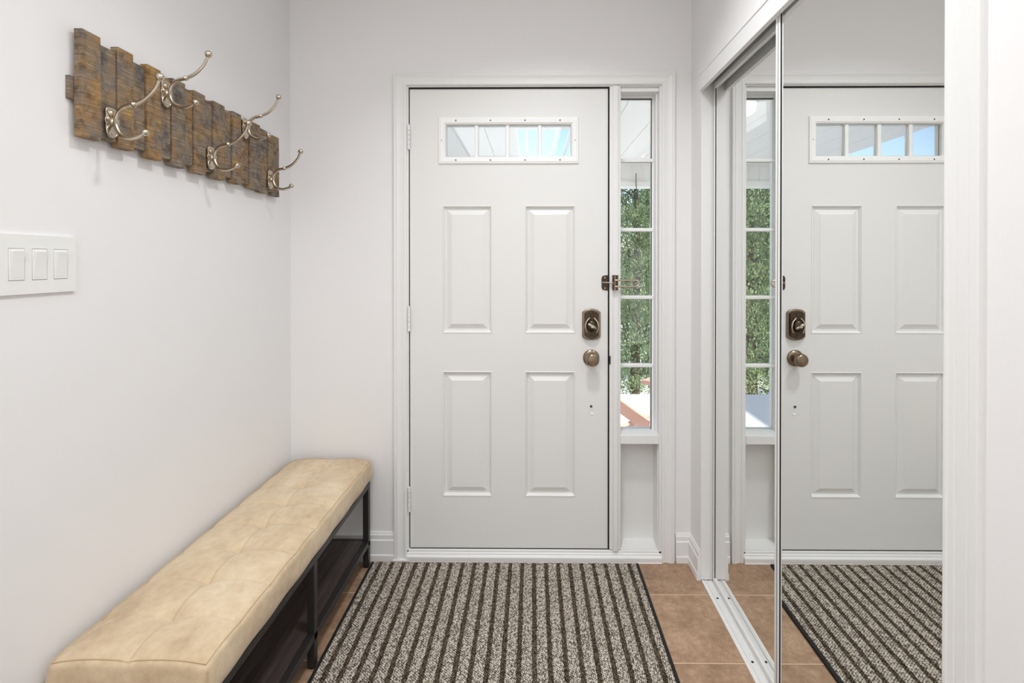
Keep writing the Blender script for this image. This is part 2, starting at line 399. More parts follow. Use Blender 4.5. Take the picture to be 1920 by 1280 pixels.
# ------------------------------------------------------------------ entrance door (door_1)
YD = YB+.010
d1 = thing('door_1', 'white four-panel entrance door with a small transom window', 'door', ((DL+DR)/2, YD+.02, DB_), kind='structure')
def door_leaf():
    mb = MB()
    k = .002363; ox = 998; oz = 488
    X = lambda px: (px-ox)*k; Z = lambda py: 1.325-(py-oz)*k
    pans = [(X(829), X(923), Z(625), Z(385)), (X(984), X(1079), Z(625), Z(385)), (X(829), X(923), Z(931.5), Z(696)), (X(984), X(1079), Z(931.5), Z(696))]
    lite = (X(836), X(1071), Z(294), Z(234))
    holes = pans+[lite]
    xs = sorted({DL, DR}|{h[0] for h in holes}|{h[1] for h in holes}); zs = sorted({DB_, DT}|{h[2] for h in holes}|{h[3] for h in holes})
    for i in range(len(xs)-1):
        for j in range(len(zs)-1):
            cx = (xs[i]+xs[i+1])/2; cz = (zs[j]+zs[j+1])/2
            if any(h[0] < cx < h[1] and h[2] < cz < h[3] for h in holes): continue
            mb.quad((xs[i], YD, zs[j]), (xs[i+1], YD, zs[j]), (xs[i+1], YD, zs[j+1]), (xs[i], YD, zs[j+1]))
    rings = [(0, 0), (.0015, -.0018), (.0045, -.0018), (.006, .0005), (.009, .0055), (.012, .0108), (.0138, .0118), (.0165, .0118), (.0175, .0098), (.0195, .0108), (.0400, .0012), (.0415, .0002)]
    for (a0, a1, b0, b1) in pans:
        vs = []
        for (ins, dep) in rings:
            vs += [(a0+ins, YD+dep, b0+ins), (a1-ins, YD+dep, b0+ins), (a1-ins, YD+dep, b1-ins), (a0+ins, YD+dep, b1-ins)]
        fs = []
        for r in range(len(rings)-1):
            for q in range(4):
                q2 = (q+1) % 4; fs.append((r*4+q, r*4+q2, r*4+4+q2, r*4+4+q))
        n = (len(rings)-1)*4; fs.append((n, n+1, n+2, n+3)); mb.add(vs, fs)
    Y2 = YD+.044
    mb.quad((DL, YD, DB_), (DL, Y2, DB_), (DL, Y2, DT), (DL, YD, DT)); mb.quad((DR, YD, DB_), (DR, Y2, DB_), (DR, Y2, DT), (DR, YD, DT))
    mb.quad((DL, YD, DT), (DR, YD, DT), (DR, Y2, DT), (DL, Y2, DT)); mb.quad((DL, YD, DB_), (DR, YD, DB_), (DR, Y2, DB_), (DL, Y2, DB_))
    a0, a1, b0, b1 = lite
    for q in ((DL, a0, DB_, DT), (a1, DR, DB_, DT), (a0, a1, DB_, b0), (a0, a1, b1, DT)):
        mb.quad((q[0], Y2, q[2]), (q[1], Y2, q[2]), (q[1], Y2, q[3]), (q[0], Y2, q[3]))
    mb.quad((a0, YD, b0), (a1, YD, b0), (a1, Y2, b0), (a0, Y2, b0)); mb.quad((a0, YD, b1), (a1, YD, b1), (a1, Y2, b1), (a0, Y2, b1))
    mb.quad((a0, YD, b0), (a0, Y2, b0), (a0, Y2, b1), (a0, YD, b1)); mb.quad((a1, YD, b0), (a1, Y2, b0), (a1, Y2, b1), (a1, YD, b1))
    return mb, lite
mb, lite = door_leaf()
me = mb
leaf = mb.build('door_leaf', 'door', d1)
bm = bmesh.new(); bm.from_mesh(leaf.data); bmesh.ops.remove_doubles(bm, verts=bm.verts, dist=1e-5); bmesh.ops.recalc_face_normals(bm, faces=bm.faces); bm.to_mesh(leaf.data); bm.free()
# transom frame: ring profile around the light, u = outward from the clear opening
a0, a1, b0, b1 = lite
LP = [(-.002, .006), (0, -.002), (.003, -.006), (.006, -.006), (.0075, -.0085), (.022, -.0095), (.026, -.0075), (.030, -.0075), (.033, 0), (.033, .001)]
st = []
for (sx, sz, x, z) in ((-1, -1, a0, b0), (-1, 1, a0, b1), (1, 1, a1, b1), (1, -1, a1, b0), (-1, -1, a0, b0)):
    st.append([(x+sx*u, YD+v, z+sz*u) for u, v in LP])
tf = MB().sweep(LP, st).build('window_frame', 'vinyl', d1, smooth=True, angle=25); tf['label'] = 'moulded white frame of the small window in the door'
b = MB()
for px in (854.5, 919.5, 984.5, 1050):
    x = (px-998)*.00235
    for z in (b1+.0165, b0-.0165): b.lathe([(.003, 0), (.003, .0008)], (x, YD-.0094, z), (0, -1, 0), 10)
for x in (a0-.0165, a1+.0165): b.lathe([(.002, 0), (.002, .0008)], (x, YD-.0094, (b0+b1)/2), (0, -1, 0), 10)
b.build('screw_hole', 'hole', tf)['label'] = 'row of dark screw holes in the frame'
MB().box(a0, a1, YD+.020, YD+.024, b0, b1).build('window_pane', 'glass', d1)['label'] = 'clear glass in the small window'
for px in (893, 951.5, 1012):
    x = (px-998)*.00236
    MB().box(x-.0082, x+.0082, YD+.004, YD+.034, b0-.001, b1+.001).build('muntin_bar', 'vinyl', d1, bevel=.003)
# hinges
for z in (1.866, 1.066, .268):
    b = MB(); b.box(DL-.009, DL+.002, YB-.0045, YB+.004, z-.053, z+.053)
    for q in range(5): b.lathe([(.0058, 0), (.0058, .0195)], (DL-.0015, YB-.005, z-.0525+q*.0212), (0, 0, 1), 14)
    b.lathe([(.0035, 0), (.0045, .004), (.001, .007)], (DL-.0015, YB-.005, z+.0525), (0, 0, 1), 12)
    b.build('hinge', 'trim', d1, smooth=True)
# deadbolt
XK = .2605; ZK = 1.043
def cutplate(w, h, c, bow):
    P = []
    for i in range(9):
        t = i/8; P.append((-w+c+(2*w-2*c)*t, h+bow*math.sin(PI*t)))
    P += [(w, h-c*.8), (w, -h+c*.8)]
    for i in range(9):
        t = i/8; P.append((w-c-(2*w-2*c)*t, -h-bow*math.sin(PI*t)))
    P += [(-w, -h+c*.8), (-w, h-c*.8)]
    return P
fn = lambda a, b_, d: (XK+a, YD-d, ZK+b_)
b = MB().prism(cutplate(.0405, .064, .012, .005), fn, 0, .012)
db = b.build('deadbolt_plate', 'bronze', d1, bevel=.004, seg=3)
b = MB().prism(cutplate(.031, .056, .010, .006), fn, .012, .021)
for z in (.047, -.05): b.lathe([(.0085, 0), (.0085, .002), (.006, .0025), (.004, .0012), (.0005, .0012)], (XK, YD-.021, ZK+z), (0, -1, 0), 20)
b.build('raised_panel', 'dkbronze', db, bevel=.003, seg=3)
b = MB().lathe([(.021, 0), (.021, .008), (.0185, .014), (.012, .0175), (.001, .018)], (XK, YD-.021, ZK-.004), (0, -1, 0), 32, sy=1.25)
b.build('turn_collar', 'dkbronze', db, smooth=True)
ang = math.radians(-32); dv = Vector((math.cos(ang), 0, math.sin(ang)))
c0 = Vector((XK, YD-.041, ZK-.004))
b = MB().tube([c0-dv*.021, c0-dv*.018, c0-dv*.008, c0+dv*.008, c0+dv*.018, c0+dv*.021], [.003, .0058, .0066, .0066, .0058, .003], 14)
b.lathe([(.008, 0), (.007, .012)], (XK, YD-.037, ZK-.004), (0, -1, 0), 16)
for sgn in (-1, 1):
    b.tube(smoothpath([(XK+sgn*.010, YD-.024, ZK+.030), (XK+sgn*.024, YD-.027, ZK+.012), (XK+sgn*.027, YD-.027, ZK-.010), (XK+sgn*.021, YD-.023, ZK-.034)]), .0038, 10)
b.build('thumb_turn', 'nickel', db, smooth=True)
# knob
ZN = .8945
b = MB().lathe([(.0365, 0), (.0365, .003), (.034, .007), (.026, .010), (.016, .0115)], (XK, YD, ZN), (0, -1, 0), 40)
kb = b.build('rose_plate', 'bronze', d1, smooth=True)
b = MB().lathe([(.0135, .010), (.0125, .022), (.0165, .030), (.026, .037), (.0295, .046), (.0285, .055), (.024, .061), (.021, .0625), (.020, .0612), (.012, .0622), (.001, .0625)], (XK, YD, ZN), (0, -1, 0), 40)
b.build('door_knob', 'bronze', kb, smooth=True)
MB().lathe([(.0055, 0), (.0055, .002), (.003, .0045), (.0005, .005)], (.2605, YD, .6795), (0, -1, 0), 16).build('screw', 'dkbronze', d1, smooth=True)
MB().lathe([(.0062, 0), (.0062, .0016), (.004, .003), (.0005, .0033)], (.264, YD, .6455), (0, -1, 0), 16).build('hole_plug', 'vinyl', d1, smooth=True)
# guard strike on the leaf
ZG = 1.2265
b = MB().prism([(.306, -.020), (.310, -.030), (.325, -.033), (.3345, -.033), (.3345, .033), (.325, .033), (.310, .030), (.306, .020)], lambda a, c, d: (a, YD-d, ZG+c), 0, .005)
gs = b.build('guard_strike', 'dkbronze', d1, bevel=.0015)
b = MB().tube([(.309, YD-.006, ZG+.001), (.318, YD-.010, ZG+.001), (.330, YD-.019, ZG+.001), (.349, YD-.024, ZG)], [.0035, .0035, .0035, .003], 12)
b.ball((.3515, YD-.025, ZG), .0065)
for z in (-.024, .022): b.lathe([(.004, 0), (.003, .0018)], (.320, YD-.005, ZG+z), (0, -1, 0), 12)
b.build('ball_stud', 'nickel', gs, smooth=True)

# swing-bar guard on the post (door_guard)
dg = thing('door_guard', 'bronze swing-bar door guard mounted on the white post beside the deadbolt', 'door guard', (.362, YB-.013, ZG))
yg = YB-.013
b = MB().box(.349, .3745, yg-.004, yg, ZG-.032, ZG+.034); b.box(.349, .355, yg-.019, yg-.004, ZG+.008, ZG+.030); b.box(.349, .355, yg-.019, yg-.004, ZG-.030, ZG-.008)
b.box(.352, .3745, yg-.010, yg-.003, ZG+.026, ZG+.034)
b.build('base_plate', 'dkbronze', dg, bevel=.0012)
b = MB().lathe([(.0062, -.031), (.0062, -.012), (.0048, -.012), (.0048, .012), (.0062, .012), (.0062, .031)], (.359, yg-.014, ZG), (0, 0, 1), 16)
b.build('hinge_barrel', 'bronze', dg, smooth=True)
P = [(.359, yg-.018, ZG+.0125), (.372, yg-.020, ZG+.0125), (.446, yg-.020, ZG+.0125)]
for i in range(9): a = PI/2-PI*i/8; P.append((.450+.0125*math.cos(a)*.95, yg-.020, ZG-.001+.0125*math.sin(a)))
P += [(.446, yg-.020, ZG-.0145), (.372, yg-.020, ZG-.0145), (.359, yg-.018, ZG-.0145)]
MB().tube(P, .0043, 10, side=(0, 1, 0)).build('swing_bar', 'nickel', dg, smooth=True)

# ------------------------------------------------------------------ closet: trims, doors, track
b = MB()
HP = [(0, ZH), (.010, ZH), (.010, ZH+.060), (.013, ZH+.062), (.013, ZH+.068), (.008, ZH+.071), (.008, ZH+.077), (0, ZH+.080)]
b.sweep(HP, [[(XR-u, YJ-.002, z) for u, z in HP], [(XR-u, .70, z) for u, z in HP]])
tag(b.build('trim_4', 'trim'), 'white head trim over the mirrored closet doors', 'trim', kind='structure')
NP = [(YN, 0), (YN, .0055), (YN-.003, .007), (YN-.008, .007), (YN-.010, .0058), (YN-.022, .0064), (YN-.024, .0048), (YN-.027, .0062), (YN-.046, .0075), (YN-.048, .006), (YN-.051, .0078), (YN-.064, .0084), (YN-.066, .0075), (YN-.066, 0)]
b = MB().sweep(NP, [[(XR-v, y, 0) for y, v in NP], [(XR-v, y, ZH+.001) for y, v in NP]])
tag(b.build('trim_5', 'trim', smooth=True, angle=20), 'white vertical casing at the near edge of the closet', 'casing', kind='structure')
b = MB().box(XR-.0005, XR+.085, YJ-.004, YJ, .006, ZH+.05)
tag(b.build('trim_6', 'trim', bevel=.001), 'white jamb at the far edge of the closet', 'jamb', kind='structure')

def mirror_door(y0, y1, xm, z0, z1, label, stile):
    t = thing('mirror_door', label, 'sliding door', (xm+.008, (y0+y1)/2, z0), 'mirrored sliding closet doors', 'thing')
    MB().box(xm, xm+.005, y0+.006, y1-.006, z0+.01, z1-.01).build('mirror_panel', 'mirror', t)
    fx0, fx1 = xm-.0065, xm+.016
    for (a, c) in ((y0, y0+stile), (y1-stile, y1)):
        b = MB(); b.box(fx0, xm+.0, a, c, z0, z1); b.box(xm-.001, fx1, a if a == y0 else c-.004, a+.004 if a == y0 else c, z0, z1)
        b.build('stile', 'track', t, bevel=.0025, seg=2)
    MB().box(xm-.0018, xm+.0005, y1-stile-.0008, y1-stile+.0005, z0, z1).box(fx0-.0003, fx0+.001, y1-stile+.0035, y1-stile+.0058, z0, z1).build('channel_groove', 'gap', t)['label'] = 'dark line along the frame edge'
    MB().box(fx0, fx1, y0+stile, y1-stile, z1-.022, z1).build('top_rail', 'track', t, bevel=.002)
    MB().box(fx0, fx1, y0+stile, y1-stile, z0, z0+.016).build('bottom_rail', 'track', t, bevel=.002)
    MB().box(xm+.0055, xm+.008, y0+.006, y1-.006, z0+.012, z1-.012).build('backing_board', 'gap', t)
    return t
mirror_door(1.375, YJ-.010, .7475, .010, 2.047, 'white-framed sliding mirror reflecting the sidelight, farther from the camera', .014)
mirror_door(.800, 1.405, .7095, .010, 2.055, 'large white-framed sliding mirror reflecting the entrance door', .020)
# stile channel edge of the near mirror is dark between two white lips
tr = thing('door_track', 'white metal floor track under the sliding mirrors', 'door track', (.74, 1.4, 0))
b = MB()
KP = [(.700, 0), (.700, .0035), (.704, .0045), (.709, .0045), (.710, .0025), (.713, .0025), (.714, .008), (.7165, .008), (.7175, .0025), (.733, .0025), (.734, .0045), (.737, .0045), (.738, .0025), (.745, .0025), (.746, .008), (.7485, .008), (.7495, .0025), (.768, .0025), (.772, .0035), (.772, 0)]
b.sweep(KP, [[(x, YJ-.006, z) for x, z in KP], [(x, YN-.005, z) for x, z in KP]])
b.build('rail_strip', 'track', tr)
for y in (1.89, 1.59, 1.2, .95):
    MB().lathe([(.0042, 0), (.0042, .0012), (.0025, .0018), (.0005, .0018)], (.7255, y, .0022), (0, 0, 1), 14).build('screw', 'hole', tr)['label'] = 'dark screw head'

# ------------------------------------------------------------------ light switch
sw = thing('light_switch', 'white three-rocker light switch plate on the left wall', 'light switch', (XL, 1.0323, 1.318))
yc = 1.0323; zc = 1.3165
b = MB()
hw, hh, pw, ph = .0835, .0625, .0163, .0335
ys = [yc-hw]; 
for k in (-1, 0, 1): ys += [yc+k*.0466-pw, yc+k*.0466+pw]
ys.append(yc+hw)
for i in range(len(ys)-1):
    if i % 2 == 0: b.box(XL, XL+.0065, ys[i], ys[i+1], zc-hh, zc+hh)
    else: b.box(XL, XL+.0065, ys[i], ys[i+1], zc-hh, zc-ph); b.box(XL, XL+.0065, ys[i], ys[i+1], zc+ph, zc+hh)
bp = b.build('wall_plate', 'rocker', sw)
bm = bmesh.new(); bm.from_mesh(bp.data); bmesh.ops.remove_doubles(bm, verts=bm.verts, dist=1e-5)
from collections import Counter
cnt = Counter(tuple(sorted(v.index for v in f.verts)) for f in bm.faces)
bmesh.ops.delete(bm, geom=[f for f in bm.faces if cnt[tuple(sorted(v.index for v in f.verts))] > 1], context='FACES')
bm.to_mesh(bp.data); bm.free()
for k in (-1, 0, 1):
    y = yc+k*.0466
    b = MB(); b.box(XL, XL+.0072, y-pw+.0008, y+pw-.0008, zc-ph+.0008, zc+ph-.0008)
    fr_ = b.build('rocker_frame', 'rocker', sw, bevel=.0008)
    a = .0125; e = .028
    prof = [(XL+.006, -e), (XL+.0075, -e), (XL+.0085, -.002), (XL+.0122, e), (XL+.006, e)]
    MB().prism(prof, lambda p, q, d, y=y: (p, y+d, zc+q), -a, a).build('rocker', 'rocker', fr_, bevel=.0006)
MB().box(XL, XL+.0032, yc-.07, yc+.07, zc-.05, zc+.05).build('backing', 'hole', sw)

# ------------------------------------------------------------------ coat rack
px = [147, 184, 215, 246, 271, 298, 318, 343, 360, 382, 396, 418, 432, 449, 465, 485, 501, 510, 523]
zt_ = [95, 195, 207, 295, 312, 380, 397, 455, 470, 525, 535, 583, 597, 642, 655, 697, 735, 742]
zb_ = [747, 760, 815, 815, 876, 872, 925, 915, 965, 960, 1002, 992, 1030, 1028, 1062, 1085, 1080, 1108]
XB = XL+.024
rack = thing('coat_rack', 'rustic reclaimed-plank coat rack with five double hooks on the wall', 'coat rack', (XL, 1.56, 1.74))
b = MB(); yy = [(-(XB+.004))*905/(998-p) for p in px]
for i in range(18):
    tall = (i % 2 == 0)
    y0, y1 = yy[i]+.0008, yy[i+1]-.0008
    ym = y0
    za = 1.325+(488-(20+zb_[i]/3.2))*ym/905; zb2 = 1.325+(488-(20+zt_[i]/3.2))*ym/905
    x1 = XB+(.006 if tall else 0)+R.uniform(-.001, .002)
    tone = [.95, .35, .6, .3, .95, .4, .25, .62, .8, .3, .55, .22, .45, .9, .5, .4, .7, .25][i]
    # subdivided slab with slightly uneven edges
    n = 7; vs = []
    for q in range(n+1):
        z = za+(zb2-za)*q/n
        e0 = R.uniform(-.0009, .0009); e1 = R.uniform(-.0009, .0009); ex = R.uniform(-.0006, .0006); tz = R.uniform(-.001, .001) if q in (0, n) else 0
        vs += [(XL+.009, y0+e0, z), (XL+.009, y1+e1, z+tz), (x1+ex, y1+e1, z+tz), (x1+ex, y0+e0, z)]
    fs = [(0, 1, 2, 3), (4*n+3, 4*n+2, 4*n+1, 4*n)]
    for q in range(n):
        for c in range(4):
            c2 = (c+1) % 4; fs.append((4*q+c, 4*q+4+c, 4*q+4+c2, 4*q+c2))
    b.add(vs, fs, tone)
b.build('plank_panel', 'planks', rack, bevel=.0012, seg=1)
for z in (1.724,):
    MB().box(XL, XL+.009, yy[0]-.010, yy[-1]-.01, z-.026, z+.026, .2).build('batten', 'planks', rack)

def make_hook(y, zc, first=None):
    X0 = XL+.030; o = Vector((XL, y, zc))
    Lp = lambda X, z: (X*.9736, y, zc+(z-1.676)*.9736)
    if first is None:
        up = smoothpath([Lp(-1.058, 1.672), Lp(-1.0525, 1.694), Lp(-1.0330, 1.7125), Lp(-1.0076, 1.7188), Lp(-.978, 1.733), Lp(-.954, 1.7585), Lp(-.943, 1.783)], 5)
        lo = smoothpath([Lp(-1.058, 1.672), Lp(-1.0450, 1.6457), Lp(-1.020, 1.634), Lp(-.995, 1.6385), Lp(-.982, 1.646)], 5)
        b = MB(); n = len(up); b.tube(up, [.0065-.0022*i/n for i in range(n)], 10, flat=.62, side=(0, 1, 0))
        b.tube([p+Vector((.0, 0, .0022)) for p in up[4:-2]], .0022, 8)
        b.tube(up[14:17], [.0045, .0078, .0045], 10)
        n = len(lo); b.tube(lo, [.0062-.0018*i/n for i in range(n)], 10, flat=.62, side=(0, 1, 0))
        b.tube([p+Vector((0, 0, -.0022)) for p in lo[4:-2]], .0020, 8)
        # boss joining both arms to the plate
        b.lathe([(.010, .0), (.011, .006), (.0085, .011), (.004, .014)], (X0+.002, y, zc-.002), (1, 0, 0), 20)
        b.box(X0+.002, X0+.016, y-.0075, y+.0075, zc-.010, zc+.006)
        h = b.build('coat_hook', 'nickel', rack, smooth=True, angle=50)
        h.data.transform(Matrix.Translation(-(o-rack.location))); h.location = o-rack.location
        # plate: lobed escutcheon outline
        pts = []
        for i in range(72):
            a = 2*PI*i/72; z = math.sin(a); r = .026+.011*abs(z)**1.5+.0028*math.cos(6*a)-.006*abs(math.cos(a))
            pts.append((r*math.cos(a)*.80, r*math.sin(a)*1.0))
        fnp = lambda u, w, d: (X0+d, y+u, zc+w)
        b = MB().prism(pts, fnp, -.0005, .0035)
        b.lathe([(.0165, 0), (.0165, .0045), (.0145, .006), (.0135, .0048), (.001, .0045)], (X0, y, zc-.024), (1, 0, 0), 28)
        b.lathe([(.0035, .0045), (.0028, .0065), (.0005, .007)], (X0, y, zc-.030), (1, 0, 0), 12)
        b.lathe([(.0085, .003), (.008, .006), (.004, .0085), (.0005, .009)], (X0, y, zc+.019), (1, 0, 0), 20)
        for s_ in (-1, 1):
            b.lathe([(.0065, .003), (.006, .006), (.003, .008), (.0005, .0085)], (X0, y+s_*.0105, zc+.004), (1, 0, 0), 16)
        pl = b.build('mount_plate', 'nickel', h, bevel=.0008, smooth=True, angle=40)
        pl.data.transform(Matrix.Identity(4))
        for p in (Vector(Lp(-.941, 1.788)), Vector(Lp(-.9795, 1.648))):
            MB().ball(p, .0098 if p.z > zc else .0085).build('ball_tip', 'nickel', h, smooth=True, angle=180)
        return h
    h = first.copy(); COL.objects.link(h); h.location = o-rack.location
    for c in list(first.children): d = c.copy(); COL.objects.link(d); d.parent = h
    return h
h0 = make_hook(1.182, 1.667)
for (y, z) in ((1.551, 1.658), (1.904, 1.647), (1.360, 1.799), (1.738, 1.805)): make_hook(y, z, h0)

# ------------------------------------------------------------------ bench
BX0, BX1, BY0, BY1, BT, BBm = -1.054, -.695, 1.022, 2.100, .460, .364
bench = thing('storage_bench', 'long tan tufted bench with black metal frame against the left wall', 'bench', ((BX0+BX1)/2, (BY0+BY1)/2, 0))
def cushion():
    W = BX1-BX0; L = BY1-BY0; xc = (BX0+BX1)/2; r = .016
    nx, ny = 72, 224; NC = 8
    tuft = [BY0+L*k/NC for k in range(1, NC)]
    xs = [BX0+r+(W-2*r)*i/nx for i in range(nx+1)]; ys_ = [BY0+r+(L-2*r)*j/ny for j in range(ny+1)]
    def top(x, y):
        a = min(1, abs(x-xc)/(W/2-.004)); q = (y-BY0)/(L/NC); bfr = q-math.floor(q)
        edge = min(1, (y-BY0)/(L)*NC*.999 if q < 1 else 1)
        first = q < 1 or q > NC-1
        p = math.sin(PI*min(1, a))**.75 if a < 1 else 0
        if q < .5: qq = 1 - 0*q
        qq = math.sin(PI*bfr)**.7 if bfr > 0 else 0
        s = 1-(1-p)*(1-qq)
        ex = 1-a**7
        ey = min(1, ((y-BY0)/.045))**.5*min(1, ((BY1-y)/.045))**.5
        z = BT-.010+.0155*s*ex*max(0, ey)+.004*(1-a*a)
        cre = 0
        dt = min(abs(y-t) for t in tuft)
        cre += .0042*math.exp(-dt/.004)*(1-a**10)
        cre += .0026*math.exp(-abs(x-xc)/.0035)
        dtt = math.hypot(dt, x-xc); cre += .006*math.exp(-(dtt/.018)**2)
        return z-cre
    mb = MB(); vs = []; fs = []
    for j in range(ny+1):
        for i in range(nx+1): vs.append((xs[i], ys_[j], top(xs[i], ys_[j])))
    for j in range(ny):
        for i in range(nx): a = j*(nx+1)+i; fs.append((a, a+1, a+nx+2, a+nx+1))
    # border loop then rings down the side
    loop = [i for i in range(nx+1)]+[(nx+1)*j+nx for j in range(1, ny+1)]+[ny*(nx+1)+i for i in range(nx-1, -1, -1)]+[(nx+1)*j for j in range(ny-1, 0, -1)]
    base = [vs[i] for i in loop]; prev = loop
    def outdir(p):
        dx = 1 if p[0] >= xs[-1]-1e-6 else (-1 if p[0] <= xs[0]+1e-6 else 0); dy = 1 if p[1] >= ys_[-1]-1e-6 else (-1 if p[1] <= ys_[0]+1e-6 else 0)
        l = math.hypot(dx, dy); return dx/l, dy/l
    rr = r*.86
    steps = [(rr*math.sin(PI/2*k/5), -rr*(1-math.cos(PI/2*k/5))) for k in range(1, 6)]
    steps += [(r*1.02, -.030), (r*1.10, -.050), (r*.98, -.068), (r*.7, -.078), (0, -.080)]
    for (o_, dz) in steps:
        cur = []
        for p in base:
            dx, dy = outdir(p); cur.append(len(vs))
            wob = .0012*math.sin(p[1]*37+p[0]*51+dz*40)
            blend = min(1, -dz/.03); zz = p[2]*(1-blend)+(BT-.008)*blend
            vs.append((p[0]+dx*(o_+wob*(dz < -.02)), p[1]+dy*(o_+wob*(dz < -.02)), max(BBm, zz+dz)))
        n = len(cur)
        for k in range(n): k2 = (k+1) % n; fs.append((prev[k], prev[k2], cur[k2], cur[k]))
        prev = cur
    fs.append(tuple(reversed(prev))); mb.add(vs, fs)
    return mb, top, tuft, xc, (xs[0], xs[-1], ys_[0], ys_[-1]), r
mb, top, tuft, xc, ext, r = cushion()
cu = mb.build('seat_cushion', 'suede', bench, smooth=True, angle=180)
b = MB()
for t in tuft:
    b.tube([(ext[0]+(ext[1]-ext[0])*i/40, t, top(ext[0]+(ext[1]-ext[0])*i/40, t)-.0001) for i in range(41)], .0007, 6)
b.tube([(xc, ext[2]+(ext[3]-ext[2])*i/200, top(xc, ext[2]+(ext[3]-ext[2])*i/200)-.0001) for i in range(201)], .0006, 6)
b.build('stitching', 'thread', cu, smooth=True)
b = MB(); e = r*.36; P = []
cor = [(ext[0], ext[2]), (ext[1], ext[2]), (ext[1], ext[3]), (ext[0], ext[3])]
for i in range(4):
    (x0, y0), (x1, y1) = cor[i], cor[(i+1) % 4]; n = 16 if i % 2 == 0 else 48
    for k in range(n):
        x = x0+(x1-x0)*k/n; y = y0+(y1-y0)*k/n
        ox = e if x >= ext[1]-1e-6 else (-e if x <= ext[0]+1e-6 else 0); oy = e if y >= ext[3]-1e-6 else (-e if y <= ext[2]+1e-6 else 0)
        P.append((x+ox, y+oy, top(x, y)-.0004))
P.append(P[0]); b.tube(P, .0012, 8)
b.tube([(BX1-.0035, BY0+.0035, BT-.016), (BX1-.0015, BY0+.0015, BT-.045), (BX1-.0025, BY0+.0025, BBm+.004)], .0014, 8)
b.build('piping', plain('tan_piping', S(204, 178, 138), .7, var=.06), cu, smooth=True)
f0, f1 = BX0+.008, BX1-.010; LW = .024
b = MB()
b.box(f1-LW, f1, BY0+.012, BY1-.012, BBm-.022, BBm); b.box(f0, f0+LW, BY0+.012, BY1-.012, BBm-.022, BBm)
for y in (BY0+.012, (BY0+BY1)/2-LW/2, BY1-.012-LW): b.box(f0+LW, f1-LW, y, y+LW, BBm-.022, BBm)
b.build('seat_frame', 'blackmetal', bench, bevel=.0015)
b = MB(); zs0, zs1 = .092, .114
b.box(f1-LW, f1, BY0+.012, BY1-.012, zs0, zs1); b.box(f0, f0+LW, BY0+.012, BY1-.012, zs0, zs1)
for y in (BY0+.012, BY1-.012-LW): b.box(f0+LW, f1-LW, y, y+LW, zs0, zs1)
b.build('shelf_frame', 'blackmetal', bench, bevel=.0015)
MB().box(f0+LW-.001, f1-LW+.001, BY0+.012+LW-.001, BY1-.012-LW+.001, zs1-.012, zs1+.003).build('shelf', 'espresso', bench)
for y in (BY0+.012, (BY0+BY1)/2-LW/2, BY1-.012-LW):
    for x in (f0, f1-LW):
        lg = MB().box(x, x+LW, y, y+LW, .006, BBm-.021).build('leg', 'blackmetal', bench, bevel=.0015)
        MB().lathe([(.010, 0), (.010, .007)], (x+LW/2, y+LW/2, 0), (0, 0, 1), 14).build('foot_pad', 'gap', lg)

# ------------------------------------------------------------------ mat
mx0, mx1, my0, my1 = -.7035, .4625, .36, 2.096
mat = thing('door_mat', 'grey and brown striped woven mat on the tiles before the door', 'mat', ((mx0+mx1)/2, (my0+my1)/2, 0))
b = MB(); nx = 92; sec = []
for j, y in enumerate((my0+.012, my1-.001)):
    st_ = []
    for i in range(nx*6+1):
        x = mx0+.014+(mx1-mx0-.028)*i/(nx*6); fx = ((x-(mx0+mx1)/2)/.0513) % 1.0
        st_.append((x, y, .0085+.0016*min(1, max(0, (abs(fx-.5)-.12)/.08))))
    st_ += [(mx1-.014, y, .001), (mx0+.014, y, .001)]
    sec.append(st_)
b.sweep(None, sec); b.build('woven_pile', 'mat', mat)
b = MB()
BPf = [(0, 0), (0, .006), (.003, .009), (.011, .0095), (.015, .007), (.015, 0)]
for s_, xo in ((1, mx0), (-1, mx1)): b.sweep(None, [[(xo+s_*u, my0, z) for u, z in BPf], [(xo+s_*u, my1, z) for u, z in BPf]])
b.sweep(None, [[(mx0+.012, my0+u, z) for u, z in BPf], [(mx1-.012, my0+u, z) for u, z in BPf]])
b.build('edge_binding', 'binding', mat, smooth=True, angle=30)

# ------------------------------------------------------------------ outside
tag(MB().box(-5, 5, YB+.16, 5.0, -.30, -.06).build('porch_floor', 'deck'), 'pale sunlit porch slab outside the sidelight', 'porch floor', kind='structure')
tag(MB().box(-14, 14, 5.0, 16, -.9, -.72).build('ground', 'deck'), 'bright driveway beyond the porch', 'ground', kind='structure')
# porch ceiling of long boards with an open skylight bay
ZP = 2.335
b = MB(); w = .245; x = -1.59
while x < 1.9:
    x0, x1 = x, x+w-.0035
    if x1 < .01 or x0 > .35: b.box(x0, x1, YB+.16, 4.98, ZP, ZP+.03)
    else: b.box(x0, x1, YB+.16, 3.74, ZP, ZP+.03); b.box(x0, x1, 4.82, 4.98, ZP, ZP+.03)
    x += w
b.box(-1.56, -.13, YB+.16, 4.98, ZP+.03, ZP+.05); b.box(.37, 2.0, YB+.16, 4.98, ZP+.03, ZP+.05); b.box(-.13, .37, YB+.16, 3.74, ZP+.03, ZP+.05)
for xr in (-.055, .07, .20, .31): b.box(xr-.011, xr+.011, 3.74, 4.82, ZP+.01, ZP+.05)
tag(b.build('porch_ceiling', 'soffit'), 'white boarded porch ceiling seen through the door window', 'porch ceiling', kind='structure')
b = MB(); b.box(-1.6, 2.0, 4.98, 5.12, 2.125, 2.345); b.box(-1.6, 2.0, 4.955, 5.13, 2.083, 2.132); b.box(-1.6, 2.0, 4.955, 4.985, 2.305, 2.338)
x = -1.5
while x < 1.95: b.box(x-.004, x+.004, 4.974, 4.98, 2.13, 2.31); x += .11
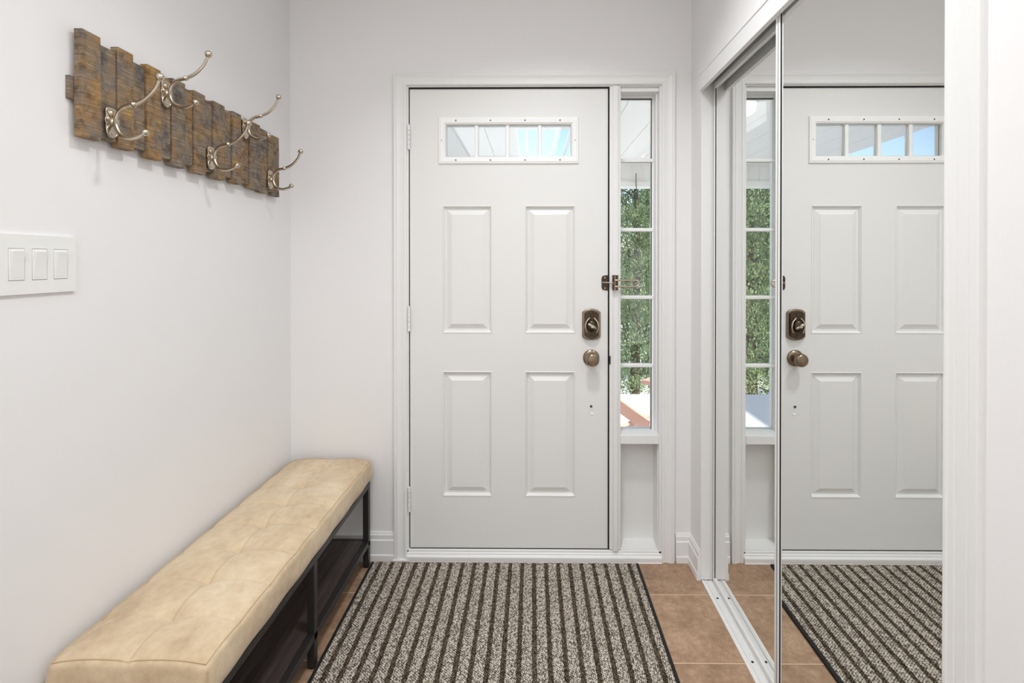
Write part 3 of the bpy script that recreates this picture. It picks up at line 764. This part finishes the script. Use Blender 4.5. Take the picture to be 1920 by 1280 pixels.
tag(b.build('porch_beam', 'soffit'), 'white panelled beam along the outer edge of the porch', 'beam', kind='structure')
pl = thing('porch_light', 'round white flush lamp on the porch ceiling, seen in the mirror', 'lamp', (.185, 3.14, ZP))
MB().lathe([(.135, 0), (.135, -.012), (.125, -.016)], (.185, 3.14, ZP), (0, 0, 1), 36).build('lamp_base', 'vinyl', pl, smooth=True, angle=40)
MB().lathe([(.124, -.014), (.124, -.052), (.108, -.066), (.05, -.074), (.001, -.075)], (.185, 3.14, ZP), (0, 0, 1), 36).build('lamp_shade', 'opal', pl, smooth=True)
wr_ = MB().tube(smoothpath([(1.062, 4.95, 2.215), (1.060, 4.945, 2.12), (1.066, 4.94, 2.04), (1.085, 4.94, 1.955)]), .004, 8).build('hanging_wire', 'blackmetal')
rebase(wr_, (1.062, 4.95, 2.215)); tag(wr_, 'thin dark wire hanging from the porch beam', 'wire')

# terracotta deck chair, turned away to the left
ch = thing('deck_chair', 'terracotta slatted deck chair on the porch outside the sidelight', 'chair', (.95, 3.5, -.06))
AX = Vector((.766, -.643, 0)); AY = Vector((.643, .766, 0)); CO = Vector((.65, 3.5, 0))
def cp(s_, t_, z): return CO+AX*s_+AY*t_+Vector((0, 0, z))
def board(name, a, c, w, th, side=AY, bev=.006):
    d = (c-a).normalized(); side = (side-d*side.dot(d)).normalized(); n_ = d.cross(side).normalized(); vs = []
    for p in (a, c):
        for su, sn in ((-1, -1), (1, -1), (1, 1), (-1, 1)): vs.append(p+side*(su*w/2)+n_*(sn*th/2))
    return MB().add(vs, [(0, 1, 2, 3), (7, 6, 5, 4), (0, 4, 5, 1), (1, 5, 6, 2), (2, 6, 7, 3), (3, 7, 4, 0)]).build(name, 'clay', ch, bevel=bev)
for t_ in (0, .56):
    board('side_rail', cp(-.05, t_, .282), cp(.62, t_, -.015), .03, .088)
    board('front_leg', cp(.30, t_, -.06), cp(.30, t_, .47), .03, .09, AY)
    board('rear_leg', cp(.78, t_, -.06), cp(.70, t_, .47), .03, .07, AY)
    board('arm_rest', cp(.185, t_, .485), cp(.95, t_, .50), .13, .030)
board('stretcher', Vector((.66, 3.66, .045)), Vector((.98, 4.06, .020)), .05, .03)
for k in range(5):
    s_ = .27+k*.085; board('seat_slat', cp(s_, -.03, .325-.46*s_), cp(s_, .59, .325-.46*s_), .07, .02, AX)
for k in range(5):
    t_ = .08+k*.1; board('back_slat', cp(.60, t_, .06), cp(.98, t_, .86-.02*abs(k-2)**2), .085, .022)

# cedar trees
def cedar(x, y, h, wdt, seed, label):
    rr = random.Random(seed); z0 = -.72
    t = thing('cedar_tree', label, 'tree', (x, y, z0), 'cedar trees beyond the porch')
    MB().tube([(x, y, z0), (x+.03, y, z0+h*.4), (x, y, z0+h*.9)], [.075, .045, .012], 9).build('trunk', 'trunk', t, smooth=True)
    b = MB()
    for k in range(46):                                          # branches, so the crown is not hollow
        z = z0+.3+(h-.5)*rr.random(); a = rr.random()*2*PI; q = (z-z0)/h
        rad = wdt*(1-.75*q)*.85
        b.tube([(x, y, z), (x+math.cos(a)*rad*.6, y+math.sin(a)*rad*.6, z+.14), (x+math.cos(a)*rad, y+math.sin(a)*rad, z+.34)], [.014, .009, .003], 5)
    b.build('branch', 'trunk', t)
    b = MB()
    clumps = []
    for k in range(int(125*h*wdt)):
        q = rr.random()**.95; a = rr.random()*2*PI; rad = wdt*(1-.8*q**1.6)*(.28+.72*rr.random())
        clumps.append((x+math.cos(a)*rad, y+math.sin(a)*rad, z0+.04+(h-.04)*q, a))
    for (cx, cy, cz_, a) in clumps:
        cr_ = rr.uniform(.12, .24)
        for k in range(105):
            d = Vector((rr.gauss(0, 1), rr.gauss(0, 1), rr.gauss(.2, 1))).normalized()
            p = Vector((cx, cy, cz_))+d*cr_*rr.random()**.5
            dirv = (d+Vector((math.cos(a)*.6, math.sin(a)*.6, rr.uniform(.1, 1.1)))).normalized()
            sd = dirv.cross(Vector((rr.gauss(0, 1), rr.gauss(0, 1), rr.gauss(0, 1)))).normalized()
            l = rr.uniform(.03, .075); w_ = rr.uniform(.006, .013)
            b.add([p, p+dirv*l*.45+sd*w_, p+dirv*l, p+dirv*l*.45-sd*w_], [(0, 1, 2, 3)])
    b.build('foliage', 'leaf', t, rnorm=False)
TREES = [(-1.55, 6.7, 4.6, .75, 'cedar seen in the mirror through the reflected sidelight'),
         (1.42, 6.7, 4.8, .75, 'cedar filling the sidelight between the porch beam and the deck chair'),
         (-2.7, 8.8, 3.6, .8, 'far cedar behind the one seen through the reflected sidelight, at its left'),
         (-.7, 8.8, 3.4, .8, 'far cedar standing straight out behind the entrance door'),
         (2.4, 8.8, 3.8, .8, 'far cedar to the right behind the one filling the sidelight')]
for i, (x, y, h, wd, lb) in enumerate(TREES): cedar(x, y, h, wd, 40+i, lb)

# ------------------------------------------------------------------ world, lights, camera
sc = bpy.context.scene
wd = bpy.data.worlds.new('World'); sc.world = wd; wd.use_nodes = True
nt = wd.node_tree; bg = nt.nodes['Background']
sky = nt.nodes.new('ShaderNodeTexSky'); sky.sky_type = 'NISHITA'; sky.sun_disc = False
sky.sun_elevation = math.radians(48); sky.sun_rotation = math.radians(200); sky.air_density = 1.0; sky.dust_density = 1.2
nt.links.new(sky.outputs[0], bg.inputs[0]); bg.inputs[1].default_value = .27
def area(name, loc, size, power, rot=(0, 0, 0), col=(1, 1, 1), sy=None):
    l = bpy.data.lights.new(name, 'AREA'); l.energy = power; l.size = size; l.color = col
    if sy: l.shape = 'RECTANGLE'; l.size_y = sy
    o = bpy.data.objects.new(name, l); COL.objects.link(o); o.location = loc; o.rotation_euler = rot; return o
l1 = area('hall_lamp', (.10, 1.22, 2.69), .17, 8.6, col=(.975, .985, 1)); l1.data.spread = math.radians(124)
l2 = area('hall_ceiling_light', (-.25, -.6, 2.69), 1.1, 26, col=(.965, .985, 1), sy=2.8)
l3 = area('rear_fill_light', (-.2, -2.2, .85), 1.6, 6.5, rot=(PI/2, 0, 0), col=(.965, .985, 1), sy=1.3)  # unseen fill added low in the hall for the lower door; no window there
sun = bpy.data.lights.new('sun', 'SUN'); sun.energy = 7.2; sun.angle = math.radians(1); sun.color = (1, .97, .92)
so = bpy.data.objects.new('sun', sun); COL.objects.link(so); so.rotation_euler = Vector((-.72, .12, -.68)).to_track_quat('-Z', 'Y').to_euler()
F = 905.0
cam = bpy.data.cameras.new('camera'); co = bpy.data.objects.new('camera', cam); COL.objects.link(co)
cam.sensor_fit = 'HORIZONTAL'; cam.sensor_width = 36; cam.lens = 36*F/1920
yaw = math.radians(.54); pitch = math.radians(.29)
co.location = (0, 0, 1.325); co.rotation_euler = (PI/2-pitch, 0, yaw)
ppx = 998-F*math.tan(yaw); ppy = 488+F*math.tan(pitch)
cam.shift_x = (960-ppx)/1920; cam.shift_y = (ppy-640)/1920
cam.clip_start = .02; cam.clip_end = 200
sc.camera = co
sc.view_settings.view_transform = 'Standard'; sc.view_settings.look = 'None'; sc.view_settings.gamma = 1; sc.view_settings.use_curve_mapping = False
sc.view_settings.exposure = 0.11
